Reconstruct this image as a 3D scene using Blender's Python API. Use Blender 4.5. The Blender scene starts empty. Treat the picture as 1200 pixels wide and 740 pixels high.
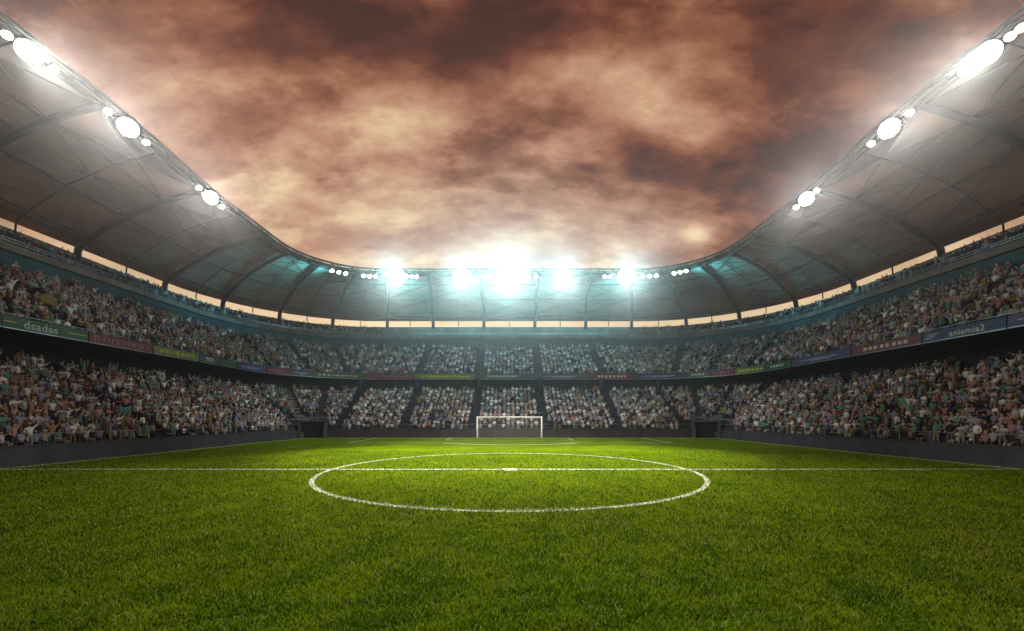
import bpy, math, random
import numpy as np
from mathutils import Vector, Matrix
random.seed(7); rng = np.random.default_rng(7)
S = bpy.context.scene
COL = S.collection
R = math.radians
CAMZ, F, VX, VY = 2.66, 466.0, 597.0, 489.0     # eye height, focal length in photo pixels, vanishing point

# ------------------------------------------------------------------ materials
def lin(r, g, b):
    f = lambda c: (c/255/12.92) if c/255 <= .04045 else ((c/255+.055)/1.055)**2.4
    return (f(r), f(g), f(b), 1)
def nt(name):
    m = bpy.data.materials.new(name); m.use_nodes = True
    t = m.node_tree; t.nodes.clear()
    return m, t, t.nodes, t.links
def surface(name, c1, c2=None, scale=3, rough=.8, metal=0, bump=0, detail=6, stretch=(1, 1, 1), spec=.3):
    m, t, N, L = nt(name)
    out = N.new('ShaderNodeOutputMaterial'); p = N.new('ShaderNodeBsdfPrincipled')
    L.new(p.outputs[0], out.inputs[0])
    p.inputs['Roughness'].default_value = rough; p.inputs['Metallic'].default_value = metal
    p.inputs['Specular IOR Level'].default_value = spec
    c2 = c2 or tuple(v*.7 for v in c1[:3])
    tc = N.new('ShaderNodeNewGeometry'); mp = N.new('ShaderNodeMapping'); mp.inputs['Scale'].default_value = stretch
    L.new(tc.outputs['Position'], mp.inputs[0])
    n = N.new('ShaderNodeTexNoise'); n.inputs['Scale'].default_value = scale; n.inputs['Detail'].default_value = detail
    L.new(mp.outputs[0], n.inputs['Vector'])
    r = N.new('ShaderNodeValToRGB'); r.color_ramp.elements[0].position = .32; r.color_ramp.elements[1].position = .68
    r.color_ramp.elements[0].color = (*c2[:3], 1); r.color_ramp.elements[1].color = (*c1[:3], 1)
    L.new(n.outputs[0], r.inputs[0]); L.new(r.outputs[0], p.inputs['Base Color'])
    if bump:
        b = N.new('ShaderNodeBump'); b.inputs['Strength'].default_value = bump; b.inputs['Distance'].default_value = .02
        n2 = N.new('ShaderNodeTexNoise'); n2.inputs['Scale'].default_value = scale*6; n2.inputs['Detail'].default_value = 4
        L.new(mp.outputs[0], n2.inputs['Vector']); L.new(n2.outputs[0], b.inputs['Height']); L.new(b.outputs[0], p.inputs['Normal'])
    return m
M = {}
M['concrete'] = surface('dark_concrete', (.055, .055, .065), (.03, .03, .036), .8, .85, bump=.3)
M['gallery'] = surface('gallery_concrete', (.17, .14, .13), (.09, .075, .07), .7, .8, bump=.3, stretch=(1, 1, .3))
M['wall_dark'] = surface('wall_paint_dark', (.045, .045, .06), (.025, .025, .034), .9, .6, bump=.2, stretch=(1, 1, .3))
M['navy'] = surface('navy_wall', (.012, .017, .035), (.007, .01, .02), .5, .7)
M['teal'] = surface('teal_wall', (.014, .07, .09), (.007, .035, .05), .35, .6)
M['bench'] = surface('bench_plastic', (.025, .03, .05), (.015, .018, .03), 2, .45)
M['steel'] = surface('roof_steel', (.024, .02, .018), (.015, .013, .012), 2, .5, .3)
M['truss'] = surface('truss_steel', (.07, .062, .058), (.04, .036, .034), 2, .45, .4)
M['rail'] = surface('rail_metal', (.32, .33, .36), (.2, .2, .23), 3, .35, .7)
M['white'] = surface('white_post_paint', (.8, .8, .8), (.66, .66, .65), 4, .3)
M['net'] = surface('net_cord', (.5, .5, .5), (.4, .4, .4), 5, .9)
M['housing'] = surface('lamp_housing', (.10, .10, .10), (.06, .06, .06), 5, .4, .6)
M['hole'] = surface('tunnel_dark', (.010, .010, .012), (.006, .006, .008), 2, .9)  # near-black colour stands in for the darkness inside the tunnel
M['ground'] = surface('outer_asphalt', (.05, .05, .052), (.035, .035, .036), .4, .9)
M['outer'] = surface('outer_cladding', (.18, .17, .17), (.11, .10, .10), .5, .7)

# membrane: cloth that lets some sky through
m, t, N, L = nt('roof_membrane'); M['membrane'] = m
out = N.new('ShaderNodeOutputMaterial'); mix = N.new('ShaderNodeMixShader'); d = N.new('ShaderNodeBsdfDiffuse'); tr = N.new('ShaderNodeBsdfTranslucent')
g = N.new('ShaderNodeNewGeometry'); n = N.new('ShaderNodeTexNoise'); n.inputs['Scale'].default_value = .16; n.inputs['Detail'].default_value = 8
r = N.new('ShaderNodeValToRGB'); r.color_ramp.elements[0].color = (.235, .178, .148, 1); r.color_ramp.elements[1].color = (.38, .30, .25, 1)
r.color_ramp.elements[0].position = .35; r.color_ramp.elements[1].position = .65
L.new(g.outputs['Position'], n.inputs['Vector']); L.new(n.outputs[0], r.inputs[0])
for s in (d, tr): L.new(r.outputs[0], s.inputs[0])
mix.inputs[0].default_value = .62; L.new(d.outputs[0], mix.inputs[1]); L.new(tr.outputs[0], mix.inputs[2]); L.new(mix.outputs[0], out.inputs[0])

def lens_mat(name, col, s):
    m, t, N, L = nt(name); out = N.new('ShaderNodeOutputMaterial'); e = N.new('ShaderNodeEmission')
    e.inputs[0].default_value = (*col, 1); e.inputs[1].default_value = s; L.new(e.outputs[0], out.inputs[0])
    m.cycles.emission_sampling = 'NONE'
    return m
M['lens_warm'] = lens_mat('lit_lens_warm', (1, .93, .86), 16)
M['lens_cool'] = lens_mat('lit_lens_cool', (.86, 1, .99), 16)

def attr_mat(name, attr, rough=.8, transl=0):
    m, t, N, L = nt(name); out = N.new('ShaderNodeOutputMaterial')
    a = N.new('ShaderNodeAttribute'); a.attribute_name = attr
    p = N.new('ShaderNodeBsdfPrincipled'); p.inputs['Roughness'].default_value = rough; p.inputs['Specular IOR Level'].default_value = 0
    L.new(a.outputs['Color'], p.inputs['Base Color'])
    if transl:
        tr = N.new('ShaderNodeBsdfTranslucent'); L.new(a.outputs['Color'], tr.inputs[0]); mx = N.new('ShaderNodeMixShader')
        mx.inputs[0].default_value = transl; L.new(p.outputs[0], mx.inputs[1]); L.new(tr.outputs[0], mx.inputs[2]); L.new(mx.outputs[0], out.inputs[0])
    else: L.new(p.outputs[0], out.inputs[0])
    return m
M['crowd'] = attr_mat('crowd_clothes', 'tone')
M['blade'] = attr_mat('grass_blade', 'tone', 1, .34)

def objinfo_mat(name, mode, stops=None):
    m, t, N, L = nt(name); out = N.new('ShaderNodeOutputMaterial'); p = N.new('ShaderNodeBsdfPrincipled')
    p.inputs['Roughness'].default_value = .8; p.inputs['Specular IOR Level'].default_value = .2
    L.new(p.outputs[0], out.inputs[0]); o = N.new('ShaderNodeObjectInfo')
    if mode == 'color': L.new(o.outputs['Color'], p.inputs['Base Color'])
    else:
        r = N.new('ShaderNodeValToRGB'); r.color_ramp.interpolation = 'CONSTANT'
        e = r.color_ramp.elements
        while len(e) < len(stops): e.new(.5)
        for i, c in enumerate(stops): e[i].position = i/len(stops); e[i].color = (*c, 1)
        L.new(o.outputs['Random'], r.inputs[0]); L.new(r.outputs[0], p.inputs['Base Color'])
    return m
SKIN = [(.34, .22, .17), (.42, .29, .23), (.24, .14, .10), (.11, .06, .045), (.36, .24, .19)]
TROU = [(.03, .04, .08), (.02, .02, .022), (.10, .12, .18), (.25, .24, .22), (.05, .05, .06), (.16, .13, .09)]
M['cloth'] = objinfo_mat('clothing', 'color')
M['skin'] = objinfo_mat('skin', 'rand', SKIN)
M['trousers'] = objinfo_mat('trousers', 'rand', TROU)
M['shoe'] = surface('shoe', (.05, .05, .05), (.03, .03, .03))
M['hair'] = objinfo_mat('hair', 'color')

# ------------------------------------------------------------------ mesh helpers
class MB:
    def __init__(s): s.v = []; s.f = []; s.n = 0
    def add(s, v, f):
        v = np.asarray(v, float); s.v.append(v); s.f += [tuple(i+s.n for i in q) for q in f]; s.n += len(v); return s
    def box(s, c, size, M3=None):
        c = np.array(c); h = np.array(size)/2
        v = np.array([[x, y, z] for x in (-1, 1) for y in (-1, 1) for z in (-1, 1)])*h
        if M3 is not None: v = v@np.array(M3).T
        return s.add(v+c, [(0, 1, 3, 2), (4, 6, 7, 5), (0, 4, 5, 1), (2, 3, 7, 6), (0, 2, 6, 4), (1, 5, 7, 3)])
    def tube(s, pts, r, n=6, cap=True, r2=None):
        P = np.asarray(pts, float); k = len(P); v = []; T = np.gradient(P, axis=0); up = np.array([0, 0, 1.])
        rr = np.linspace(r, r if r2 is None else r2, k)
        for i in range(k):
            d = T[i]/(np.linalg.norm(T[i])+1e-9)
            u = up if abs(d[2]) < .95 else np.array([1., 0, 0])
            a = np.cross(d, u); a /= np.linalg.norm(a); b = np.cross(a, d)
            for j in range(n):
                w = 2*math.pi*(j+.5)/n; v.append(P[i]+rr[i]*(math.cos(w)*a+math.sin(w)*b))
        f = [(i*n+j, i*n+(j+1) % n, (i+1)*n+(j+1) % n, (i+1)*n+j) for i in range(k-1) for j in range(n)]
        if cap: f += [tuple(range(n-1, -1, -1)), tuple((k-1)*n+j for j in range(n))]
        return s.add(v, f)
    def sweep(s, rows, close=False):
        """rows: list of (k,3) point lists of equal length -> a lofted sheet"""
        k = len(rows[0]); v = np.concatenate(rows); m = len(rows)
        f = [(a*k+i, a*k+i+1, b*k+i+1, b*k+i) for a, b in ([(j, j+1) for j in range(m-1)]+([(m-1, 0)] if close else [])) for i in range(k-1)]
        s.add(v, f)
        if close:
            b = s.n-len(v)
            s.f += [tuple(b+j*k for j in range(m)), tuple(b+j*k+k-1 for j in range(m-1, -1, -1))]
        return s
    def mesh(s, name, mat, smooth=False):
        me = bpy.data.meshes.new(name); me.from_pydata(np.concatenate(s.v).tolist(), [], s.f)
        if mat: me.materials.append(mat)
        if smooth: me.polygons.foreach_set('use_smooth', [True]*len(me.polygons))
        me.update(); return me
    def obj(s, name, mat, parent=None, smooth=False):
        return link(name, s.mesh(name, mat, smooth), parent)
def link(name, data, parent=None):
    o = bpy.data.objects.new(name, data); COL.objects.link(o)
    if parent is not None:
        o.parent = parent; top = parent
        while top.parent is not None: top = top.parent
        if top is parent: o.matrix_parent_inverse = parent.matrix_basis.inverted()
    return o
def tag(o, label=None, cat=None, group=None, kind=None):
    if label: o['label'] = label
    if cat: o['category'] = cat
    if group: o['group'] = group
    if kind: o['kind'] = kind
    return o
def empty(name, loc, label, cat, group=None):
    o = bpy.data.objects.new(name, None); COL.objects.link(o); o.location = loc; o.empty_display_size = .2
    return tag(o, label, cat, group)
def copy_tree(src, children):
    c = src.copy(); COL.objects.link(c)
    for ch in children:
        k = ch.copy(); COL.objects.link(k); k.parent = c; k.matrix_parent_inverse = Matrix()
    return c

# ------------------------------------------------------------------ bowl rings
Y0 = -13.0
NS, NC, NE = 26, 12, 36
def ring(X, D, Rr, z=0, ns=NS, nc=NC, ne=NE):
    pts = []
    for i in range(ns): pts.append((-X, Y0+(D-Rr-Y0)*i/ns))
    for i in range(nc):
        a = math.pi-(math.pi/2)*i/nc; pts.append((-(X-Rr)+Rr*math.cos(a), D-Rr+Rr*math.sin(a)))
    for i in range(ne): pts.append((-(X-Rr)+2*(X-Rr)*i/ne, D))
    for i in range(nc):
        a = math.pi/2-(math.pi/2)*i/nc; pts.append(((X-Rr)+Rr*math.cos(a), D-Rr+Rr*math.sin(a)))
    for i in range(ns+1): pts.append((X, D-Rr-(D-Rr-Y0)*i/ns))
    p = np.array(pts); zz = z(p) if callable(z) else np.full(len(p), float(z))
    return np.column_stack([p, zz])
def arclen(P):
    return np.concatenate([[0], np.cumsum(np.linalg.norm(np.diff(P[:, :2], axis=0), axis=1))])
def along(P, A, s):
    """point and inward (towards pitch) normal at arc length s"""
    q = np.array([np.interp(s, A, P[:, k]) for k in range(3)])
    e = .15
    d = np.array([np.interp(s+e, A, P[:, k])-np.interp(s-e, A, P[:, k]) for k in range(2)]); d /= np.linalg.norm(d)+1e-9
    return q, np.array([d[1], -d[0]]), d
def proj(p): return VX+F*p[0]/max(p[1], .01), VY-F*(p[2]-CAMZ)/max(p[1], .01)
def fine(X, D, Rr, z): return ring(X, D, Rr, z, 260, 80, 200)
def s_at_px(P, A, px):
    """arc length at which a ring stands at photo column px (ahead of the eye)"""
    ok = P[:, 1] > 8
    xs = VX+F*P[ok, 0]/P[ok, 1]
    return float(np.interp(px, xs, A[ok]))

# aisles: lines that run radially, shared by every tier
AISLE_X = [-23, -14.2, -4.8, 4.8, 14.2, 23]
def in_aisle(x, y, X, D, Rr, w=.62):
    if abs(x) <= X-Rr+.01: return any(abs(x-a) < w for a in AISLE_X)
    if y >= D-Rr:
        a = math.degrees(math.atan2(y-(D-Rr), abs(x)-(X-Rr)))
        return any(abs(a-b)*math.pi/180*Rr < w for b in (22, 45, 68))
    return any(abs(y-b) < w for b in (10, 20.5, 31, 41.5))

# ------------------------------------------------------------------ camera
cam = bpy.data.cameras.new('camera'); co = bpy.data.objects.new('camera', cam); COL.objects.link(co); S.camera = co
co.location = (0, 0, CAMZ); co.rotation_euler = (R(90), 0, 0)
cam.sensor_width = 36; cam.lens = 36*F/1200; cam.shift_x = (600-VX)/1200; cam.shift_y = (VY-370)/1200
cam.clip_start = .1; cam.clip_end = 2000

# ------------------------------------------------------------------ ground, pitch and markings
def sheet(name, x0, x1, y0, y1, z, mat):
    return MB().add([(x0, y0, z), (x1, y0, z), (x1, y1, z), (x0, y1, z)], [(0, 1, 2, 3)]).obj(name, mat)
tag(sheet('ground', -300, 300, -300, 300, -.05, M['ground']), kind='structure')
HALF, GOAL, TOUCH, CIRC = 20.2, 50.3, 26.05, 9.0
LW = .2

m, t, N, L = nt('pitch_turf'); M['turf'] = m
out = N.new('ShaderNodeOutputMaterial'); p = N.new('ShaderNodeBsdfPrincipled'); L.new(p.outputs[0], out.inputs[0])
p.inputs['Roughness'].default_value = .7; p.inputs['Specular IOR Level'].default_value = 0
g = N.new('ShaderNodeNewGeometry')
def noise(scale, det, stretch=(1, 1, 1)):
    mp = N.new('ShaderNodeMapping'); mp.inputs['Scale'].default_value = stretch; L.new(g.outputs['Position'], mp.inputs[0])
    n = N.new('ShaderNodeTexNoise'); n.inputs['Scale'].default_value = scale; n.inputs['Detail'].default_value = det; n.inputs['Roughness'].default_value = .65
    L.new(mp.outputs[0], n.inputs['Vector']); return n
n1 = noise(9, 9, (1, .45, 1)); n2 = noise(.35, 5); n3 = noise(60, 3, (1, .4, 1))
r1 = N.new('ShaderNodeValToRGB'); e = r1.color_ramp.elements
e[0].position = .3; e[0].color = (.036, .074, .001, 1); e[1].position = .72; e[1].color = (.185, .236, .004, 1)
e2 = e.new(.5); e2.color = (.088, .140, .002, 1)
mm = N.new('ShaderNodeMath'); mm.operation = 'ADD'; L.new(n1.outputs[0], mm.inputs[0])
ms = N.new('ShaderNodeMath'); ms.operation = 'MULTIPLY_ADD'; ms.inputs[1].default_value = .5; ms.inputs[2].default_value = -.25
L.new(n2.outputs[0], ms.inputs[0]); L.new(ms.outputs[0], mm.inputs[1]); L.new(mm.outputs[0], r1.inputs[0])
L.new(r1.outputs[0], p.inputs['Base Color'])
b = N.new('ShaderNodeBump'); b.inputs['Strength'].default_value = .9; b.inputs['Distance'].default_value = .05
L.new(n3.outputs[0], b.inputs['Height']); L.new(b.outputs[0], p.inputs['Normal'])
tag(sheet('pitch', -26.55, 26.55, -12.9, 51.95, 0, M['turf']), kind='structure')

m, t, N, L = nt('line_paint'); M['paint'] = m
out = N.new('ShaderNodeOutputMaterial'); p = N.new('ShaderNodeBsdfPrincipled'); L.new(p.outputs[0], out.inputs[0]); p.inputs['Roughness'].default_value = .9
g = N.new('ShaderNodeNewGeometry'); n = N.new('ShaderNodeTexNoise'); n.inputs['Scale'].default_value = 14; n.inputs['Detail'].default_value = 8
n.inputs['Roughness'].default_value = .75
L.new(g.outputs['Position'], n.inputs['Vector']); r = N.new('ShaderNodeValToRGB')
r.color_ramp.elements[0].position = .36; r.color_ramp.elements[0].color = (.10, .15, .04, 1); r.color_ramp.elements[1].position = .5; r.color_ramp.elements[1].color = (.42, .45, .33, 1)
L.new(n.outputs[0], r.inputs[0]); L.new(r.outputs[0], p.inputs['Base Color'])
mk = MB(); ZL = .006
def arc(cx, cy, rad, a0, a1, w, n=128):
    A = np.linspace(a0, a1, n+1)
    i = [(cx+(rad-w/2)*math.cos(a), cy+(rad-w/2)*math.sin(a), ZL) for a in A]; o = [(cx+(rad+w/2)*math.cos(a), cy+(rad+w/2)*math.sin(a), ZL) for a in A]
    mk.sweep([np.array(o), np.array(i)])
def bar(x0, y0, x1, y1): mk.add([(x0, y0, ZL), (x1, y0, ZL), (x1, y1, ZL), (x0, y1, ZL)], [(0, 1, 2, 3)])
h = .13; sq = math.sqrt((CIRC-h)**2-h*h)
arc(0, HALF, CIRC, 0, 2*math.pi, LW)
bar(-TOUCH+.3, HALF-h, -CIRC-.1, HALF+h); bar(CIRC+.1, HALF-h, TOUCH-.3, HALF+h)
bar(-CIRC+.1, HALF-h, -.45, HALF+h); bar(.45, HALF-h, CIRC-.1, HALF+h)
mk.add([(0, HALF, ZL)]+[(.45*math.cos(a), HALF+.45*math.sin(a), ZL) for a in np.linspace(0, 2*math.pi, 33)[:-1]], [(0, i, i % 32+1) for i in range(1, 33)])
for s in (-1, 1): bar(min(s*TOUCH, s*(TOUCH-.3)), -12.5, max(s*TOUCH, s*(TOUCH-.3)), GOAL)
bar(-TOUCH+.3, GOAL-.25, TOUCH-.3, GOAL)
BX, BY = 16.8, 41.0
for s in (-1, 1): bar(min(s*BX, s*(BX-.25)), BY, max(s*BX, s*(BX-.25)), GOAL-.25)
bar(-BX+.25, BY, BX-.25, BY+.22)
sx, sy = 7.4, 45.6
for s in (-1, 1): bar(min(s*sx, s*(sx-.2)), sy, max(s*sx, s*(sx-.2)), GOAL-.25)
bar(-sx+.2, sy, sx-.2, sy+.2)
ra = 9.6; cyp = BY+6.6
a = math.asin((cyp-BY)/ra); arc(0, cyp, ra, math.pi+a+.012, 2*math.pi-a-.012, .34, 40)
tag(mk.obj('pitch_markings', M['paint']), kind='structure')

# ------------------------------------------------------------------ grass blades (one mass)
def on_line(x, y):
    d = np.abs(np.hypot(x, y-HALF)-CIRC) < LW/2
    d |= (np.abs(y-HALF) < .13) & (np.abs(x) < TOUCH)
    d |= np.hypot(x, y-HALF) < .45
    d |= (np.abs(np.abs(x)-(TOUCH-.15)) < .15)
    return d
y = np.sqrt(1/(1/3.5**1.0 - rng.random(660000)*(1/3.5-1/31.)))**2      # thins out smoothly with distance
x = rng.uniform(-1, 1, len(y))*(1.34*y+3); k = np.abs(x) < 26.4; x, y = x[k], y[k]; nb = len(x)
# growth in uneven tufts: height and hue follow smooth random fields
def field(x, y, s, seed):
    q = np.random.default_rng(seed); o = np.zeros_like(x)
    for i in range(14):
        a = q.uniform(0, 6.28); f = s*q.uniform(.5, 1.9); o += np.sin(f*(x*math.cos(a)+y*math.sin(a))+q.uniform(0, 6.28))
    return o/math.sqrt(14)
tuft = field(x, y, 9, 1); broad = field(x, y, .9, 2); hue = field(x, y, 4, 3)
far_grow = np.clip((y-6)/16, 0, 1)
hgt = (.07+.014*tuft+.006*broad)*rng.uniform(.5, 1.35, nb); hgt = np.clip(hgt, .015, .11)*(1-.25*far_grow)
wid = rng.uniform(.004, .0085, nb)*(1+1.6*far_grow)
ang = rng.uniform(0, 6.283, nb); lean = rng.uniform(.15, .95, nb)*hgt; la = rng.uniform(0, 6.283, nb)
dx, dy = np.cos(ang)*wid, np.sin(ang)*wid; lx, ly = np.cos(la)*lean, np.sin(la)*lean
V = np.empty((nb, 5, 3), np.float32)
V[:, 0] = np.column_stack([x-dx, y-dy, np.zeros(nb)]); V[:, 1] = np.column_stack([x+dx, y+dy, np.zeros(nb)])
V[:, 2] = np.column_stack([x+dx*.75+lx*.35, y+dy*.75+ly*.35, hgt*.6]); V[:, 3] = np.column_stack([x-dx*.75+lx*.35, y-dy*.75+ly*.35, hgt*.6])
V[:, 4] = np.column_stack([x+lx, y+ly, hgt])
base = np.arange(nb)*5
loops = np.empty((nb, 7), np.int32); loops[:, :4] = base[:, None]+np.array([0, 1, 2, 3]); loops[:, 4:] = base[:, None]+np.array([3, 2, 4])
me = bpy.data.meshes.new('grass'); me.vertices.add(nb*5); me.vertices.foreach_set('co', V.ravel())
me.loops.add(nb*7); me.loops.foreach_set('vertex_index', loops.ravel())
me.polygons.add(nb*2); st = np.empty((nb, 2), np.int32); st[:, 0] = np.arange(nb)*7; st[:, 1] = st[:, 0]+4
me.polygons.foreach_set('loop_start', st.ravel())
me.update(calc_edges=True)
A = np.array([.047, .104, .0015]); B = np.array([.195, .258, .004]); C = np.array([.30, .32, .09]); E = np.array([.014, .042, .002])
u = np.clip(.5+.22*hue+rng.normal(0, .33, nb), 0, 1)[:, None]; c = A*(1-u)+B*u
dry_glint = rng.random(nb) < .12+.05*np.clip(broad, 0, 2); c[dry_glint] = C*rng.uniform(.6, 1.1, (dry_glint.sum(), 1))  # pale blades: dry ones, plus highlights painted in as blade colour
dk = rng.random(nb) < .24; c[dk] = E
ln = on_line(x, y) & (rng.random(nb) < .74); c[ln] = np.array([.50, .54, .40])*rng.uniform(.55, 1.05, (ln.sum(), 1))
at = me.attributes.new('tone', 'FLOAT_COLOR', 'FACE')
at.data.foreach_set('color', np.repeat(np.column_stack([c, np.ones(nb)]), 2, axis=0).astype(np.float32).ravel())
me.materials.append(M['blade'])
tag(link('grass', me), kind='stuff')

# ------------------------------------------------------------------ goal
goal = empty('goal', (0, GOAL-.1, 0), 'white football goal with a net on the far goal line', 'goal')
gw, gh, gr = 4.07, 2.66, .085
for s in (-1, 1):
    MB().tube([(s*gw, GOAL-.1, 0), (s*gw, GOAL-.1, gh+gr)], gr, 12).obj('goalpost', M['white'], goal, True)
MB().tube([(-gw+gr, GOAL-.1, gh), (gw-gr, GOAL-.1, gh)], gr, 12).obj('crossbar', M['white'], goal, True)
for s in (-1, 1):
    MB().tube([(s*gw, GOAL, gh-.03), (s*gw, GOAL+.7, gh-.05), (s*gw, GOAL+1.3, .06)], .03, 6).obj('net_stay', M['white'], goal)
nm = MB(); tw = .006
prof = [np.array([0, GOAL-.02, gh-.06]), np.array([0, GOAL+.7, gh-.1]), np.array([0, GOAL+1.28, .03])]
def pr(t):
    if t < .25: return prof[0]+(prof[1]-prof[0])*t/.25
    q = prof[1]+(prof[2]-prof[1])*(t-.25)/.75; q = q.copy(); q[1] -= .12*math.sin((t-.25)/.75*math.pi); return q
T = np.linspace(0, 1, 15)
for xx in np.arange(-gw+.1, gw-.05, .2): nm.tube([pr(t)+(xx, 0, 0) for t in T], tw, 3, False)
for t in T[1:]: nm.tube([pr(t)+(xx, 0, -.03*math.cos(xx*2)) for xx in np.linspace(-gw+.08, gw-.08, 24)], tw, 3, False)
for s in (-1, 1):
    for yy in np.arange(.15, 1.25, .2):
        top = gh-.08 if yy < .7 else gh-.1-(yy-.7)/.58*(gh-.15)
        nm.tube([(s*(gw-.04), GOAL+yy, .02), (s*(gw-.04), GOAL+yy, top)], tw, 3, False)
    for zz in np.arange(.2, 2.5, .2):
        ymax = 1.28-.58*(zz/gh)
        nm.tube([(s*(gw-.04), GOAL, zz), (s*(gw-.04), GOAL+ymax, zz)], tw, 3, False)
nm.obj('net', M['net'], goal)

# ------------------------------------------------------------------ perimeter wall
WALL = (26.6, 52.0, 2.6)
def wall_ring(off, z): return ring(WALL[0]+off, WALL[1]+off, WALL[2]+off, z)
w = empty('perimeter_wall', (0, 52.1, 0), 'low dark wall running round the pitch below the front rows', 'wall')
TUN = (25.2, 50.75)
def wall_sweep(prof):
    rows = [fine(WALL[0]+o, WALL[1]+o, WALL[2]+o, z) for o, z in prof]
    mid = rows[0]; open_ = np.hypot(np.abs(mid[:, 0])-TUN[0]-.35, mid[:, 1]-TUN[1]-.35) < 1.75
    mb = MB(); i = 0
    while i < len(mid):
        if open_[i]: i += 1; continue
        j = i
        while j+1 < len(mid) and not open_[j+1]: j += 1
        mb.sweep([r[i:j+1] for r in rows], True); i = j+1
    return mb
wall_sweep([(0, -.02), (.02, 1.04), (.2, 1.04), (.22, -.02)]).obj('wall_body', M['wall_dark'], w)
wall_sweep([(-.03, 1.043), (-.03, 1.11), (.25, 1.11), (.25, 1.043)]).obj('coping', M['concrete'], w)

# ------------------------------------------------------------------ lower stand
LOW = [(26.95+.82*i, 52.4+.82*i, 2.9+.88*i, .78+.50*i) for i in range(11)]
UP = [(33.2+.82*i, 61.75+.82*i, 13+.5*i, 8.95+.55*i) for i in range(10)]
def terrace(rows, end, zbase):
    prof = [ring(*rows[0][:3], zbase)]
    for i, (X, D, Rr, z) in enumerate(rows):
        prof.append(ring(X, D, Rr, z))
        nx = rows[i+1] if i+1 < len(rows) else end
        prof.append(ring(*nx[:3], z))
    mb = MB()
    for a, b in zip(prof[:-1], prof[1:]): mb.sweep([a, b])
    return mb
def aisles(parent, rows, mat):
    """one flight of half-height steps on each radial line"""
    X0, D0, R0, z0 = rows[0]; X1, D1, R1, z1 = rows[-1]; n = len(rows)*2
    def line(kind, v, s=1):
        P = []
        for i in range(n+1):
            t = i/n*(len(rows)/(len(rows)-1.)); X = X0+(X1-X0)*t; D = D0+(D1-D0)*t; Rr = R0+(R1-R0)*t
            if kind == 'x': P.append((v, D))
            elif kind == 'a': P.append((s*((X-Rr)+Rr*math.cos(R(v))), D-Rr+Rr*math.sin(R(v))))
            else: P.append((s*X, v))
        return np.array(P)
    L_ = [('x', a, 1) for a in AISLE_X]+[('a', a, s) for s in (-1, 1) for a in (22, 45, 68)]+[('y', a, s) for s in (-1, 1) for a in (20.5, 31, 41.5)]
    for k, v, s in L_:
        if rows is LOW and k == 'a' and v != 68: continue
        P = line(k, v, s); mb = MB(); rise = (rows[1][3]-rows[0][3])/2
        for i in range(n-1):
            d = P[i+1]-P[i]; ln_ = np.linalg.norm(d); d = d/ln_; ax = np.array([[d[0], -d[1], 0], [d[1], d[0], 0], [0, 0, 1]])
            top = rows[0][3]+rise*(i % 2)+2*rise*(i//2)+.012
            hh = .2
            mb.box(((P[i][0]+P[i+1][0])/2, (P[i][1]+P[i+1][1])/2, top-hh/2), (ln_+.004*(i % 2), 1.0-.01*(i % 2), hh), ax)
        mb.obj('aisle_stairs', mat, parent)
ls = empty('lower_stand', (0, 56, 0), 'dark lower tier of terraces wrapped round the pitch beneath the advertising boards', 'stand')
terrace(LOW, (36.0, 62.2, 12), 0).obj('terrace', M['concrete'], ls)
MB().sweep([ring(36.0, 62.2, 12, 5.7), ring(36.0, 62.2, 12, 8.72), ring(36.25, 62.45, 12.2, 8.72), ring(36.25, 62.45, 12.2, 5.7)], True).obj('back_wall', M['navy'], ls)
aisles(ls, LOW, M['concrete'])
for i, (X, D, Rr, z) in enumerate(LOW):
    a = [ring(X+o, D+o, Rr+o, z+hz) for o, hz in ((.44, .36), (.44, .42), (.74, .42), (.78, .72), (.81, .72), (.78, .36))]
    MB().sweep(a, True).obj('bench', M['bench'], ls)
for a_ in AISLE_X:
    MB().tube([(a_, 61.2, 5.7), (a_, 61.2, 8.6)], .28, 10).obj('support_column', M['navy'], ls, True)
fr = MB()
P = fine(26.98, 52.42, 2.9, 1.75); fr.tube(ring(26.98, 52.42, 2.9, 1.72), .022, 5)
for s in np.arange(1, arclen(P)[-1], 2.2):
    q, nn, dd = along(P, arclen(P), s); fr.tube([(q[0], q[1], .78), (q[0], q[1], 1.72)], .02, 5)
fr.obj('front_rail', M['rail'], ls)

# ------------------------------------------------------------------ upper stand
us = empty('upper_stand', (0, 65, 0), 'dark upper tier of terraces overhanging the lower one, advertising boards along its front', 'stand')
FX, FD, FR, FZ0, FZ1 = 33.0, 61.5, 13.0, 8.52, 9.36
terrace(UP, (41.5, 70.0, 17.7), 8.75).obj('terrace', M['concrete'], us)
MB().sweep([ring(FX, FD, FR, FZ0), ring(FX, FD, FR, FZ1), ring(FX+.18, FD+.18, FR, FZ1), ring(FX+.18, FD+.18, FR, FZ0)], True).obj('fascia', M['wall_dark'], us)
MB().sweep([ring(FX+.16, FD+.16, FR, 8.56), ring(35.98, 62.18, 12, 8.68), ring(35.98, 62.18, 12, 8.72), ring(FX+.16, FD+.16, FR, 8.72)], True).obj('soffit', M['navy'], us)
MB().sweep([ring(41.5, 70.0, 17.7, 13.85), ring(41.5, 70.0, 17.7, 16.4), ring(41.7, 70.2, 17.8, 16.4), ring(41.7, 70.2, 17.8, 13.85)], True).obj('back_wall', M['teal'], us)
aisles(us, UP, M['concrete'])
for i, (X, D, Rr, z) in enumerate(UP):
    a = [ring(X+o, D+o, Rr+o, z+hz) for o, hz in ((.44, .36), (.44, .42), (.74, .42), (.78, .72), (.81, .72), (.78, .36))]
    MB().sweep(a, True).obj('bench', M['bench'], us)
MB().tube(ring(FX+.09, FD+.09, FR, FZ1+.16), .02, 5).obj('front_rail', M['rail'], us)

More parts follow.
